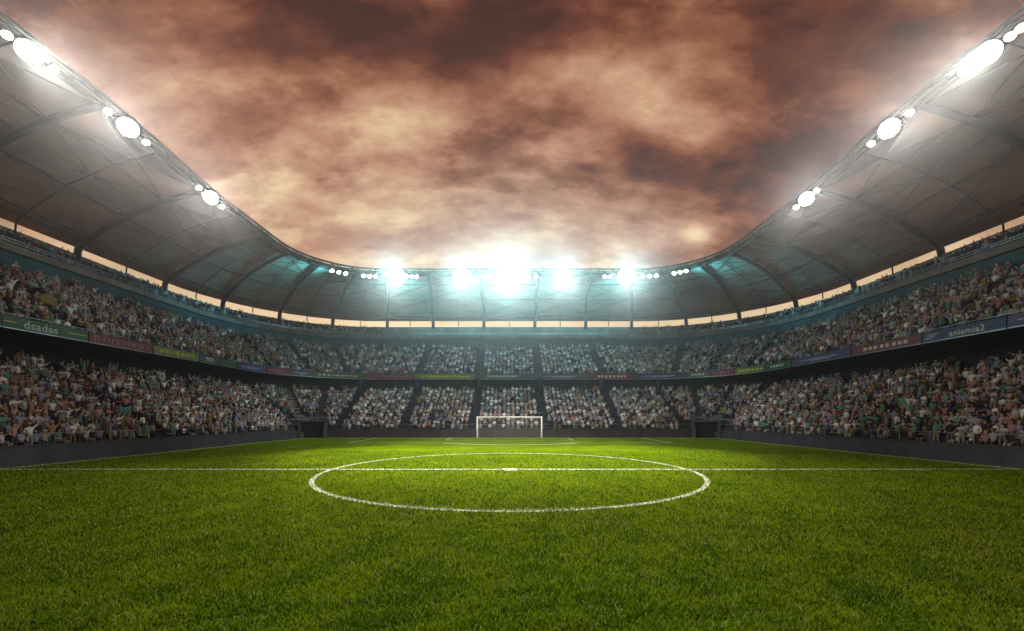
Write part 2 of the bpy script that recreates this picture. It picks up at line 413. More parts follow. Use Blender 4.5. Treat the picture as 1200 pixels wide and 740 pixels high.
# ------------------------------------------------------------------ top gallery and outer wall
tg = empty('top_gallery', (0, 71, 0), 'grey brown gallery ring with rails above the upper tier, under the bright gap', 'gallery')
GAL = [(41.65, 70.15, 17.8, 16.75), (42.5, 71.0, 18.6, 16.98), (43.4, 71.9, 19.4, 17.4), (44.2, 72.7, 20.2, 17.72)]
terrace(GAL, (45.0, 73.5, 21.0), 16.3).obj('terrace', M['gallery'], tg)
g_ = [(41.2, 69.7, 17.4, 16.38), (41.2, 69.7, 17.4, 17.0), (41.4, 69.9, 17.5, 17.0), (41.4, 69.9, 17.5, 16.74), (41.68, 70.18, 17.8, 16.74), (41.68, 70.18, 17.8, 16.38)]
MB().sweep([ring(*q) for q in g_], True).obj('balcony_front', M['gallery'], tg)
for zz in (17.2, 17.42):
    MB().tube(ring(41.3, 69.8, 17.45, zz), .035, 5).obj('hand_rail', M['rail'], tg)
PZ = lambda p: 19.3+.34*(1-np.clip((p[:, 1]-38)/20, 0, 1))
MB().sweep([ring(45.0, 73.5, 21, 17.6), ring(45.0, 73.5, 21, PZ), ring(45.3, 73.8, 21.2, PZ), ring(45.3, 73.8, 21.2, 17.6)], True).obj('parapet', M['gallery'], tg)
MB().sweep([ring(45.32, 73.82, 21.2, -.05), ring(45.32, 73.82, 21.2, 19.1), ring(45.7, 74.2, 21.5, 19.1), ring(45.7, 74.2, 21.5, -.05)], True).obj('outer_wall', M['outer'], tg)

# ------------------------------------------------------------------ roof
def sstep(a, b, v): t = np.clip((v-a)/(b-a), 0, 1); return t*t*(3-2*t)
IN = (26.5, 54.5, 9.0); OUTR = (45.7, 74.3, 21.6)
def ztop(p): return 22.95+.75*(1-sstep(26, 37, p[:, 1]))
rin = ring(*IN, ztop); rout = ring(*OUTR, 20.55)
def mem(t, lift=0.):
    """roof skin between outer edge t=0 and inner edge t=1"""
    a = rout+(rin-rout-np.array([0, 0, .28]))*t
    a = a.copy(); a[:, 2] += 1.0*math.sin(math.pi*min(t, 1))*1.0+lift; return a
roof = empty('stadium_roof', (0, 64, 20), 'ring roof of pale membrane on dark arched ribs, open over the pitch', 'roof')
T = np.linspace(0, 1, 11)
MB().sweep([mem(t) for t in T]+[mem(t, .06) for t in T[::-1]], True).obj('membrane', M['membrane'], roof, True)
# ribs: outer foot on the parapet, inner end at the edge truss
ribs = []
for s in (-1, 1):
    ribs += [((s*45.2, y), (s*26.6, yi)) for y, yi in ((10, 9), (20.5, 17.5), (31, 26), (41.5, 34.8), (52, 43.4))]
    for a, i_ in ((22, (26.5, 47.6)), (45, (24.4, 51.3)), (68, (20.4, 53.6))):
        ribs.append(((s*(24.2+21*math.cos(R(a))), 52.6+21*math.sin(R(a))), (s*i_[0], i_[1])))
    ribs += [((s*x_, 73.6), (s*xi, 54.6)) for x_, xi in ((22.6, 16.7), (14.1, 11.1), (4.7, 4.0))]
ribs.sort(key=lambda q: math.atan2(q[0][0], q[0][1]-20.5))
def rib_pt(rb, t, drop=0):
    (xo, yo), (xi, yi) = rb
    zi = float(ztop(np.array([[xi, yi]]))[0])-.28
    return np.array([xo+(xi-xo)*t, yo+(yi-yo)*t, 20.55+(zi-20.55)*t+1.0*math.sin(math.pi*t)-drop])
for rb in ribs:
    foot = np.array([rb[0][0]*1.0, rb[0][1], 19.0])
    pts = [foot, rib_pt(rb, .02, .55)]+[rib_pt(rb, t, .42-.1*t) for t in np.linspace(.06, 1, 14)]
    MB().tube(pts, .32, 8, r2=.22).obj('rib', M['steel'], roof, True)
def roof_line(t, drop, r_, name):
    pts = np.array([rib_pt(rb, t, drop) for rb in ribs])
    # follow the curve smoothly between ribs using the loft itself
    q = mem(t); q = q.copy(); q[:, 2] -= drop
    MB().tube(q, r_, 5).obj(name, M['steel'], roof)
for t_, dr, rr_ in ((.10, .32, .10), (.15, .34, .10), (.42, .2, .085), (.72, .16, .07)): roof_line(t_, dr, rr_, 'ring_purlin')
for a_, b_ in zip(ribs[:-1], ribs[1:]):
    mb = MB()
    for t0, t1 in ((.15, .42), (.42, .72), (.72, .97)):
        for p_, q_ in ((a_, b_), (b_, a_)):
            A_, B_ = rib_pt(p_, t0, .22), rib_pt(q_, t1, .22); C_ = (A_+B_)/2; C_[2] += .05
            mb.tube([A_, C_, B_], .035, 4)
    A_, B_ = rib_pt(a_, .56, .12), rib_pt(b_, .56, .12); mb.tube([A_, (A_+B_)/2+(0, 0, .03), B_], .03, 4)
    mid = lambda t: (rib_pt(a_, t, .12)+rib_pt(b_, t, .12))/2
    mb.tube([mid(t) for t in (.02, .15, .42, .72, .98)], .05, 5)
    mb.tube([mid(.01)-(0, 0, 1.1), mid(.02)], .08, 5)
    mb.obj('bracing', M['steel'], roof)
def inr(o, dz): q = ring(IN[0]+o, IN[1]+o, IN[2]+o, 0); q[:, 2] = ztop(q)+dz; return q
tm = MB()
chords = [inr(0, 0), inr(-.15, -.42), inr(0, -.9), inr(.9, -.35)]
for q, r_ in zip(chords, (.13, .07, .1, .08)): tm.tube(q, r_, 6)
k = len(chords[0])
for i in range(0, k-1):
    j = i+1
    for a_, b_ in ((0, 2), (0, 3), (2, 3)):
        A_, B_ = (chords[a_], chords[b_]) if i % 2 else (chords[b_], chords[a_])
        tm.tube([A_[i], B_[j]], .04, 4, False); mid_ = (A_[i]+A_[j])/2
        tm.tube([(chords[a_][i]+chords[a_][j])/2, (chords[b_][i]+chords[b_][j])/2], .03, 4, False)
tm.obj('edge_truss', M['truss'], roof)
# walkway strip on the truss
MB().sweep([inr(.12, -.5), inr(.12, -.46), inr(.7, -.46), inr(.7, -.5)], True).obj('catwalk', M['truss'], roof)

# ------------------------------------------------------------------ tunnel entrances in the corners
for s, nm_ in ((-1, 'dark tunnel entrance with a pale rail in the corner to the left of the goal'), (1, 'dark tunnel entrance with a pale rail in the corner to the right of the goal')):
    cx, cy = s*TUN[0], TUN[1]; th = s*R(-14)
    te = empty('tunnel_entrance', (cx, cy, 0), nm_, 'tunnel', 'tunnels in the corners')
    Rz = np.array([[math.cos(th), -math.sin(th), 0], [math.sin(th), math.cos(th), 0], [0, 0, 1]])
    def wp(x, y, z): return Rz@np.array([x, y, z])+np.array([cx, cy, 0])
    for sd in (-1, 1):      # slanting side walls
        MB().add([wp(sd*1.32, -.3, 0), wp(sd*1.62, -.3, 0), wp(sd*1.68, .95, 0), wp(sd*1.4, .95, 0), wp(sd*1.38, .25, 2.0), wp(sd*1.68, .25, 2.0), wp(sd*1.68, .95, 2.0), wp(sd*1.4, .95, 2.0)],
               [(0, 1, 5, 4), (1, 2, 6, 5), (2, 3, 7, 6), (3, 0, 4, 7), (4, 5, 6, 7)]).obj('side_wall', M['wall_dark'], te)
    MB().box(wp(0, .85, 2.12), (3.5, 1.3, .22), Rz).obj('lintel', M['wall_dark'], te)
    MB().box(wp(0, .72, 1.0), (2.76, .06, 2.0), Rz).obj('dark_backing', M['hole'], te)  # panel closing the opening, the tunnel's shade is put into its colour
    rm = MB().tube([wp(-1.75, .3, 2.62), wp(1.75, .3, 2.62)], .05, 8)
    for xx in (-1.7, -.6, .6, 1.7): rm.tube([wp(xx, .3, 2.2), wp(xx, .3, 2.62)], .025, 6)
    rm.obj('guard_rail', M['rail'], te)

# ------------------------------------------------------------------ advertising boards on the fascia
PF = fine(FX-.02, FD-.02, FR, 0); AF = arclen(PF)
def board_mat(name, c): return surface(name, c, tuple(v*.75 for v in c), 1.5, .5)
BC = {'green': (.028, .085, .04), 'red': (.13, .022, .033), 'yellow': (.13, .15, .03), 'blue': (.022, .036, .095), 'violet': (.055, .048, .13), 'grey blue': (.05, .065, .09)}
BM = {k_: board_mat('board_'+k_.replace(' ', '_'), v_) for k_, v_ in BC.items()}
ink = {}
for k_, v_ in (('pale', (.42, .44, .42)), ('cream', (.45, .42, .32)), ('pink', (.45, .16, .2)), ('lime', (.5, .5, .07)), ('sky', (.3, .35, .5))): ink[k_] = surface('ink_'+k_, v_, tuple(a*.85 for a in v_), 3, .6)
def on_face(s0, off, z):
    q, nn, dd = along(PF, AF, s0); return np.array([q[0]+nn[0]*off, q[1]+nn[1]*off, z])
def glyphs(text, s_mid, height, parent, mat, z):
    cu = bpy.data.curves.new('writing', 'FONT'); cu.body = text; cu.size = height*1.2; cu.align_x = 'CENTER'; cu.align_y = 'BOTTOM_BASELINE'
    cu.extrude = .008; cu.offset = .012; cu.space_character = 1.08
    o = bpy.data.objects.new('writing_source', cu); COL.objects.link(o)
    dg = bpy.context.evaluated_depsgraph_get(); me = bpy.data.meshes.new_from_object(o.evaluated_get(dg)); bpy.data.objects.remove(o)
    w_ = np.empty(len(me.vertices)*3); me.vertices.foreach_get('co', w_); w_ = w_.reshape(-1, 3)
    out_ = np.array([on_face(s_mid+v[0], .10+v[2], z+v[1]) for v in w_])
    me.vertices.foreach_set('co', out_.ravel()); me.materials.clear(); me.materials.append(mat); me.name = 'writing'; me.update()
    return link('writing', me, parent)
boards = [(-70, 1, 'blue', None), (1, 102, 'green', 'dsadas'), (103, 178, 'red', 'bars'), (179, 232, 'yellow', 'squiggle'), (233, 256, 'grey blue', 'M'), (257, 277, 'green', None),
          (278, 312, 'violet', 'line'), (312.5, 340, 'red', 'bars'), (340.5, 365, 'violet', 'line'), (366, 427, 'green', 'squiggle'), (427.5, 485, 'red', 'bars'), (486, 556, 'yellow', 'squiggle'),
          (557, 627, 'grey blue', 'blocks'), (628, 689, 'grey blue', 'line'), (690, 742, 'red', 'dots'), (743, 804, 'blue', 'line'), (805, 832, 'green', 'blocks'), (832.5, 861, 'red', 'bars'),
          (862, 896, 'yellow', 'squiggle'), (897, 928, 'green', 'blocks'), (929, 998, 'violet', 'line'), (999, 1081, 'red', 'dots'), (1082, 1181, 'blue', 'aniamia2'), (1182, 1270, 'violet', 'line')]
LAB = {1: 'dark green board lettered dsadas between two pale lines', 2: 'dull red board of thin upright strokes beside the dsadas board', 3: 'yellow board with lime scribble, next to the red strokes board left of goal',
       22: 'dark blue board lettered aniamia2 on the right stand front', 21: 'long dull red board with a row of pale dots beside the aniamia2 board'}
seen = {}
for bi, (x0, x1, c_, mark) in enumerate(boards):
    s0, s1 = s_at_px(PF, AF, x0), s_at_px(PF, AF, x1)
    s0 += .02; s1 -= .02
    mid_ = (s0+s1)/2; q, nn, dd = along(PF, AF, mid_)
    nxt = boards[bi-1][2] if bi else 'the end'
    nx2 = boards[bi+1][2] if bi+1 < len(boards) else 'no further'
    side = 'left of goal' if x1 < 556 else ('right of goal' if x0 > 636 else 'above the goal')
    lab = LAB.get(bi, f'{c_} board between {nxt} and {nx2} boards on upper tier, {side}')
    if bi == len(boards)-1: lab = 'violet board at the outer end beyond the aniamia2 board'
    if bi == 0: lab = 'blue board at the outer end before the dsadas board'
    bo = empty('advert_board', (q[0], q[1], FZ0), lab, 'advertising board', 'advertising boards round the upper tier')
    n_ = 14; ss = np.linspace(s0, s1, n_)
    rows = [np.array([on_face(s_, o_, z_) for s_ in ss]) for o_, z_ in ((.02, FZ0+.05), (.085, FZ0+.05), (.085, FZ1-.03), (.02, FZ1-.03))]
    MB().sweep(rows, True).obj('panel', BM[c_], bo)
    rows = [np.array([on_face(s_, o_, z_) for s_ in ss]) for o_, z_ in ((.02, FZ0-.03), (.11, FZ0-.03), (.11, FZ0+.04), (.02, FZ0+.04))]
    MB().sweep(rows, True).obj('trim', M['rail'], bo)
    def strip(sa, sb, za, zb, mb):
        ss_ = np.linspace(sa, sb, max(2, int((sb-sa)/.5)+2))
        mb.sweep([np.array([on_face(s_, o_, z_) for s_ in ss_]) for o_, z_ in ((.088, za), (.098, za), (.098, zb), (.088, zb))], True)
    Ln = s1-s0; zc = (FZ0+FZ1)/2+.01
    if mark in ('dsadas', 'aniamia2'):
        dirn = 1
        zt = zc-.2
        glyphs(mark, s_at_px(PF, AF, 47 if mark == 'dsadas' else 1134), .60 if mark == 'dsadas' else .50, bo, ink['pale'], zt-.06)
        if mark == 'dsadas':
            mb = MB(); strip(s0+.1, s_at_px(PF, AF, 18), zc-.02, zc+.04, mb); strip(s_at_px(PF, AF, 78), s1-.15, zc-.02, zc+.04, mb); mb.obj('stripe', ink['lime'], bo)
        else:
            mb = MB(); 
            for k_ in range(3): strip(s0+.15+.12*k_, s0+.75+.2*k_, zc-.2+.14*k_, zc-.13+.14*k_, mb)
            mb.obj('emblem', ink['sky'], bo)
    elif mark:
        mb = MB(); q_ = random.Random(bi)
        if mark == 'bars':
            s_ = s0+.4
            while s_ < s1-.4:
                strip(s_, s_+.07, zc-.24*q_.uniform(.6, 1), zc+.24*q_.uniform(.6, 1), mb); s_ += q_.uniform(.22, .55)
            mat_ = ink['pink']
        elif mark == 'dots':
            s_ = s0+Ln*.2
            while s_ < s1-Ln*.15: strip(s_, s_+.34, zc-.17, zc+.13, mb); s_ += q_.choice([.5, .5, .62])
            mat_ = ink['cream']
        elif mark == 'squiggle':
            s_ = s0+Ln*.12; k_ = 0
            while s_ < s1-Ln*.12:
                strip(s_, s_+.22, zc-.2+.14*q_.random(), zc+.05+.15*q_.random(), mb); strip(s_+.02, s_+.5, zc-.05, zc+.02, mb); s_ += .62
            mat_ = ink['lime'] if c_ == 'yellow' else ink['pale']
        elif mark == 'M':
            for k_ in range(4): strip(mid_-.5+.3*k_, mid_-.38+.3*k_, zc-.2, zc+.2, mb)
            strip(mid_-.38, mid_-.2, zc+.1, zc+.19, mb); strip(mid_+.22, mid_+.4, zc+.1, zc+.19, mb); mat_ = ink['cream']
        elif mark == 'blocks':
            s_ = s0+Ln*.2
            while s_ < s1-Ln*.3: strip(s_, s_+.3, zc-.12, zc+.14, mb); s_ += .48
            mat_ = ink['pale']
        else:
            strip(s0+Ln*.15, s1-Ln*.2, zc-.02, zc+.05, mb); strip(s0+Ln*.35, s1-Ln*.3, zc-.16, zc-.1, mb); mat_ = ink['sky']
        mb.obj('lettering', mat_, bo)

# ------------------------------------------------------------------ people
def person_skeleton(pose):
    sit = pose.startswith('sit'); arms = pose.split('_')[1]
    dz = -.43 if sit else 0; dy = .12 if sit else 0
    v, e = [], []
    def V_(x, y, z, r_): v.append((x, y, z, r_)); return len(v)-1
    def E_(a, b_, reg): e.append((a, b_, reg))
    pel = V_(0, dy, .95+dz, .125); wa = V_(0, dy, 1.1+dz, .12); ch = V_(0, dy-.01, 1.31+dz, .145); nb_ = V_(0, dy, 1.44+dz, .07); nk = V_(0, dy-.01, 1.5+dz, .05)
    hd = V_(0, dy-.025, 1.57+dz, .078); ht = V_(0, dy-.015, 1.67+dz, .088); tp = V_(0, dy-.01, 1.735+dz, .055)
    E_(pel, wa, 'shirt'); E_(wa, ch, 'shirt'); E_(ch, nb_, 'shirt'); E_(nb_, nk, 'skin'); E_(nk, hd, 'skin'); E_(hd, ht, 'skin'); E_(ht, tp, 'skin')
    for s in (-1, 1):
        hp = V_(s*.095, dy, .9+dz, .095)
        if sit: kn = V_(s*.12, dy-.44, .5, .068); an = V_(s*.12, dy-.42, .1, .045); to = V_(s*.13, dy-.58, .045, .04)
        else: kn = V_(s*.12, -.03, .5, .065); an = V_(s*.13, .02, .09, .045); to = V_(s*.15, -.14, .045, .04)
        E_(pel, hp, 'trousers'); E_(hp, kn, 'trousers'); E_(kn, an, 'trousers'); E_(an, to, 'shoe')
        sh = V_(s*.18, dy, 1.39+dz, .065)
        a_ = arms if arms not in ('wave',) else ('up' if s > 0 else 'down')
        if a_ == 'down': el = (s*.25, dy+.04, 1.12+dz); ha = (s*.2, dy-.16, .92+dz) if not sit else (s*.14, dy-.28, .6)
        elif a_ == 'up': el = (s*.33, dy-.05, 1.58+dz); ha = (s*.29, dy-.1, 1.88+dz)
        elif a_ == 'clap': el = (s*.26, dy-.12, 1.17+dz); ha = (s*.045, dy-.36, 1.28+dz)
        elif a_ == 'wide': el = (s*.4, dy-.04, 1.5+dz); ha = (s*.6, dy-.1, 1.72+dz)
        el = V_(*el, .045); wr = V_(*[el_*.2+h_*.8 for el_, h_ in zip(v[el][:3], ha)], .033); hn = V_(*[h_+(h_-el_)*.12 for el_, h_ in zip(v[el][:3], ha)], .038)
        E_(ch, sh, 'shirt'); E_(sh, el, 'shirt'); E_(el, wr, 'skin'); E_(wr, hn, 'skin')
    return v, e
REG = ['shirt', 'skin', 'trousers', 'shoe']
def grow(pose, sub):
    v, e = person_skeleton(pose)
    me = bpy.data.meshes.new('p'); me.from_pydata([q[:3] for q in v], [q[:2] for q in e], [])
    o = bpy.data.objects.new('p', me); COL.objects.link(o)
    o.modifiers.new('s', 'SKIN')
    if sub: o.modifiers.new('d', 'SUBSURF').levels = sub
    if not me.skin_vertices:
        raise RuntimeError('no skin layer')
    for i, q in enumerate(v): me.skin_vertices[0].data[i].radius = (q[3], q[3]); me.skin_vertices[0].data[i].use_root = (i == 0)
    dg = bpy.context.evaluated_depsgraph_get(); dg.update(); r_ = bpy.data.meshes.new_from_object(o.evaluated_get(dg)); bpy.data.objects.remove(o)
    segs = [(np.array(v[a][:3]), np.array(v[b_][:3]), (v[a][3]+v[b_][3])/2, REG.index(g2)) for a, b_, g2 in e]
    regs = []
    for pl in r_.polygons:
        c_ = np.array(pl.center); best = (9, 0)
        for A_, B_, rad, g2 in segs:
            t_ = np.clip(np.dot(c_-A_, B_-A_)/np.dot(B_-A_, B_-A_), 0, 1); dd = np.linalg.norm(c_-A_-(B_-A_)*t_)-rad
            if dd < best[0]: best = (dd, g2)
        regs.append(best[1])
    return r_, np.array(regs)
def hair_mesh(pose, long_):
    sit = pose.startswith('sit'); dz = -.43 if sit else 0; dy = .12 if sit else 0
    v, f = [], []; nu, nv_ = 10, 5
    c_ = np.array([0, dy+.012, 1.665+dz])
    for j in range(nv_+1):
        ph = math.pi*.5*(1-j/nv_*1.12)
        for i in range(nu):
            a = 2*math.pi*i/nu; back = max(0, math.sin(a))
            rr = .1+.012*back; z_ = math.sin(ph)*.105
            if j == nv_ and math.sin(a) > -.2: z_ -= (.1 if long_ else .03)*(.4+back)
            v.append(c_+np.array([math.cos(a)*math.cos(ph)*rr, math.sin(a)*math.cos(ph)*rr, z_]))
    f = [(j*nu+i, (j+1)*nu+i, (j+1)*nu+(i+1) % nu, j*nu+(i+1) % nu) for j in range(nv_) for i in range(nu)]
    f = [q for q in f]
    return np.array(v), f
POSES = ['stand_down', 'stand_up', 'stand_clap', 'stand_wave', 'stand_wide', 'sit_down', 'sit_clap', 'sit_up', 'sit_wave']
low = {}
high = {}
for ps in POSES:
    r_, regs = grow(ps, 0); r_.calc_loop_triangles()
    vv = np.empty(len(r_.vertices)*3); r_.vertices.foreach_get('co', vv); vv = vv.reshape(-1, 3)
    tri = np.array([t_.vertices[:] for t_ in r_.loop_triangles]); tr_ = np.array([regs[t_.polygon_index] for t_ in r_.loop_triangles])
    hv, hf = hair_mesh(ps, False); ht_ = np.array([x_ for q in hf for x_ in ((q[0], q[1], q[2]), (q[0], q[2], q[3]))])
    low[ps] = (np.concatenate([vv, hv]), np.concatenate([tri, ht_+len(vv)]), np.concatenate([tr_, np.full(len(ht_), 4)]))
    h_, regs = grow(ps, 1); h_.name = 'person'
    h_.materials.clear()
    for k_ in ('cloth', 'skin', 'trousers', 'shoe'): h_.materials.append(M[k_])
    h_.polygons.foreach_set('material_index', regs); h_.polygons.foreach_set('use_smooth', [True]*len(h_.polygons)); h_.update()
    hm = []
    for lg in (False, True):
        hv, hf = hair_mesh(ps, lg); m_ = MB().add(hv, hf).mesh('hair', M['hair'], True); hm.append(m_)
    high[ps] = (h_, hm)

SHIRTS = [('white', (.52, .53, .55)), ('pale grey', (.27, .28, .31)), ('teal', (.06, .19, .17)), ('mustard', (.19, .15, .04)), ('maroon', (.12, .03, .04)), ('pink', (.30, .17, .18)),
          ('lavender', (.18, .17, .28)), ('navy', (.025, .03, .075)), ('black', (.016, .016, .018)), ('light blue', (.15, .21, .30)), ('sea green', (.11, .22, .15)), ('salmon', (.27, .13, .10)), ('beige', (.28, .25, .2)), ('brown', (.07, .045, .03))]
HAIRS = [('dark', (.015, .012, .01)), ('brown', (.06, .03, .017)), ('fair', (.3, .2, .09)), ('grey', (.25, .25, .25)), ('black', (.006, .006, .007)), ('auburn', (.13, .04, .02))]
places = []     # (x, y, z, heading, row, tier, side, far?)
def fill(rows, tier):
    for ri, (X, D, Rr, z) in enumerate(rows):
        P_ = fine(X+.3, D+.3, Rr+.3, z); A_ = arclen(P_); tot = A_[-1]
        s_ = rng.uniform(0, .4)
        # the far end sits in tidy columns, the sides in a loose press
        sa = X+.3-(Rr+.3)
        done_far = False
        while s_ < tot:
            q, nn, dd = along(P_, A_, s_)
            far = abs(q[0]) < sa-.1 and q[1] > 50
            step = .38*rng.uniform(.88, 1.15)
            if far:
                if not done_far:
                    xs_ = np.arange(-24.0+.31, 24.0, .62)
                    for xx in xs_:
                        if abs(xx) > sa+1.2: continue
                        yy = D+.3
                        if in_aisle(xx, yy, X, D, Rr, .62) or rng.random() < .05: continue
                        places.append((xx+rng.normal(0, .03), yy+rng.normal(0, .03), z, 0.0+rng.normal(0, .12), ri, tier, 'far', True))
                    done_far = True
                s_ += step; continue
            ok = q[1] > 6 and not in_aisle(q[0], q[1], X+.3, D+.3, Rr+.3, .55 if tier == 'lower' else .6) and rng.random() > .06
            if tier == 'lower' and ri < 4 and q[1] > 46 and abs(q[0]) > 22.6:       # room for the tunnels
                if math.hypot(abs(q[0])-25.9, q[1]-51.6) < 2.7: ok = False
            if done_far is False and q[0] > 0: pass
            if ok:
                x_, y_ = proj((q[0], q[1], z+.8))
                if -420 < x_ < 1620:
                    hd = math.atan2(nn[1], nn[0])+math.pi/2
                    places.append((q[0]-nn[0]*rng.uniform(-.05, .12), q[1]-nn[1]*rng.uniform(-.05, .12), z, hd+rng.normal(0, .25), ri, tier, 'left' if q[0] < 0 else 'right', False))
            s_ += step
fill(LOW, 'lower'); fill(UP, 'upper')
for ri, (X, D, Rr, z) in enumerate(GAL):
    P_ = fine(X+.3, D+.3, Rr+.3, z); A_ = arclen(P_); s_ = 0.
    while s_ < A_[-1]:
        q, nn, dd = along(P_, A_, s_)
        if q[1] > 22 and abs(q[0]) > 23 and -100 < proj(q)[0] < 1300:
            places.append((q[0], q[1], z, math.atan2(nn[1], nn[0])+math.pi/2+rng.normal(0, .4), ri, 'gallery', 'left' if q[0] < 0 else 'right', False))
        s_ += rng.choice([.55, .7, .9, 1.4, 2.4])
# looks
looks = []
for pl in places:
    x_, y_, z_, hd, ri, tier, side, far = pl
    if far: ps = rng.choice(POSES, p=[.34, .04, .16, .04, .02, .22, .12, .03, .03])
    else: ps = rng.choice(POSES, p=[.20, .05, .15, .06, .04, .27, .15, .04, .04])
    if far: sh = rng.choice(len(SHIRTS), p=[.34, .22, .06, .02, .03, .06, .10, .02, .02, .05, .02, .03, .02, .01])
    else: sh = rng.choice(len(SHIRTS), p=[.20, .17, .08, .03, .04, .07, .09, .05, .09, .06, .05, .03, .03, .01])
    if tier == 'gallery': ps = 'stand_down' if rng.random() < .8 else 'stand_up'; sh = int(rng.choice([7, 8, 13, 4, 1]))
    looks.append([str(ps), int(sh), int(rng.integers(len(HAIRS))), float(rng.uniform(.84, .97))])
# the 300 that show largest: nearest to the eye and inside the frame
cand = []
for i, pl in enumerate(places):
    x_, y_ = proj((pl[0], pl[1], pl[2]+1))
    if 0 < x_ < 1200 and pl[5] == 'lower': cand.append((pl[1]-.0*pl[4], i))
cand.sort(); solo = sorted([i for _, i in cand[:300]], key=lambda i: (places[i][6], places[i][4], places[i][1]))
ORD = ['front', 'second', 'third', 'fourth', 'fifth', 'sixth', 'seventh', 'eighth', 'ninth', 'tenth', 'last']
ACT = {'down': '', 'up': ' raising both arms', 'clap': ' clapping', 'wave': ' raising one arm', 'wide': ' with arms spread'}
used = set()
for idx, i in enumerate(solo):
    x_, y_, z_, hd, ri, tier, side, far = places[i]; ps, sh, hr, sc = looks[i]
    def nb_name(j):
        if 0 <= j < len(solo):
            pj = places[solo[j]]
            if pj[4] == ri and pj[6] == side: return SHIRTS[looks[solo[j]][1]][0].replace(' ', '-')
        return None
    for tries in range(60):
        a, b_ = nb_name(idx-1), nb_name(idx+1)
        bt = f'between {a} and {b_} tops' if a and b_ else (f'beside {a or b_} at row end' if (a or b_) else 'alone')
        verb = ' sitting' if ps.startswith('sit') else ' standing'
        def mk_lab(vb): return f'{HAIRS[hr][0]}-haired fan in {SHIRTS[sh][0].replace(" ", "-")}{vb}{ACT[ps.split("_")[1]]}, {ORD[ri]} row {side} stand, {bt}'
        lab = mk_lab(verb)
        if len(lab.split()) > 16: lab = mk_lab('')
        if lab not in used: break
        hr = (hr+1) % len(HAIRS)
    if lab in used: print('DUP', lab)
    used.add(lab); looks[i][2] = hr
    me_, hm = high[ps]
    o = link('person', me_); o.location = (x_, y_, z_); o.rotation_euler = (0, 0, hd); o.scale = (sc, sc, sc)
    o.color = (*SHIRTS[sh][1], 1); tag(o, lab, 'person', 'spectators in the lower stands nearest the camera')
    hc = bpy.data.objects.new('hair', hm[(i*7) % 3 == 0]); COL.objects.link(hc); hc.parent = o; hc.color = (*HAIRS[hr][1], 1)
# everyone else: one crowd
solo_set = set(solo); VV, FF, CC, off = [], [], [], 0
for i, pl in enumerate(places):
    if i in solo_set: continue
    ps, sh, hr, sc = looks[i]; v_, f_, g_ = low[ps]; c_, s_ = math.cos(pl[3]), math.sin(pl[3])
    w_ = v_*sc; w_ = np.column_stack([w_[:, 0]*c_-w_[:, 1]*s_+pl[0], w_[:, 0]*s_+w_[:, 1]*c_+pl[1], w_[:, 2]+pl[2]])
    tb = np.array([SHIRTS[sh][1], SKIN[rng.integers(len(SKIN))], TROU[rng.integers(len(TROU))], (.04, .04, .04), HAIRS[hr][1]])
    tb[0] *= rng.uniform(.75, 1.15)
    VV.append(w_.astype(np.float32)); FF.append(f_+off); CC.append(tb[g_].astype(np.float32)); off += len(v_)
V = np.concatenate(VV); Fc = np.concatenate(FF).astype(np.int32); Cc = np.concatenate(CC)
me = bpy.data.meshes.new('crowd'); me.vertices.add(len(V)); me.vertices.foreach_set('co', V.ravel()); me.loops.add(Fc.size); me.loops.foreach_set('vertex_index', Fc.ravel())
me.polygons.add(len(Fc)); me.polygons.foreach_set('loop_start', np.arange(len(Fc), dtype=np.int32)*3); me.update(calc_edges=True)
at = me.attributes.new('tone', 'FLOAT_COLOR', 'FACE'); at.data.foreach_set('color', np.column_stack([Cc, np.ones(len(Cc), np.float32)]).astype(np.float32).ravel())
me.materials.append(M['crowd']); tag(link('crowd', me), kind='stuff')
print('people', len(places), 'crowd tris', len(Fc), 'blades', nb)

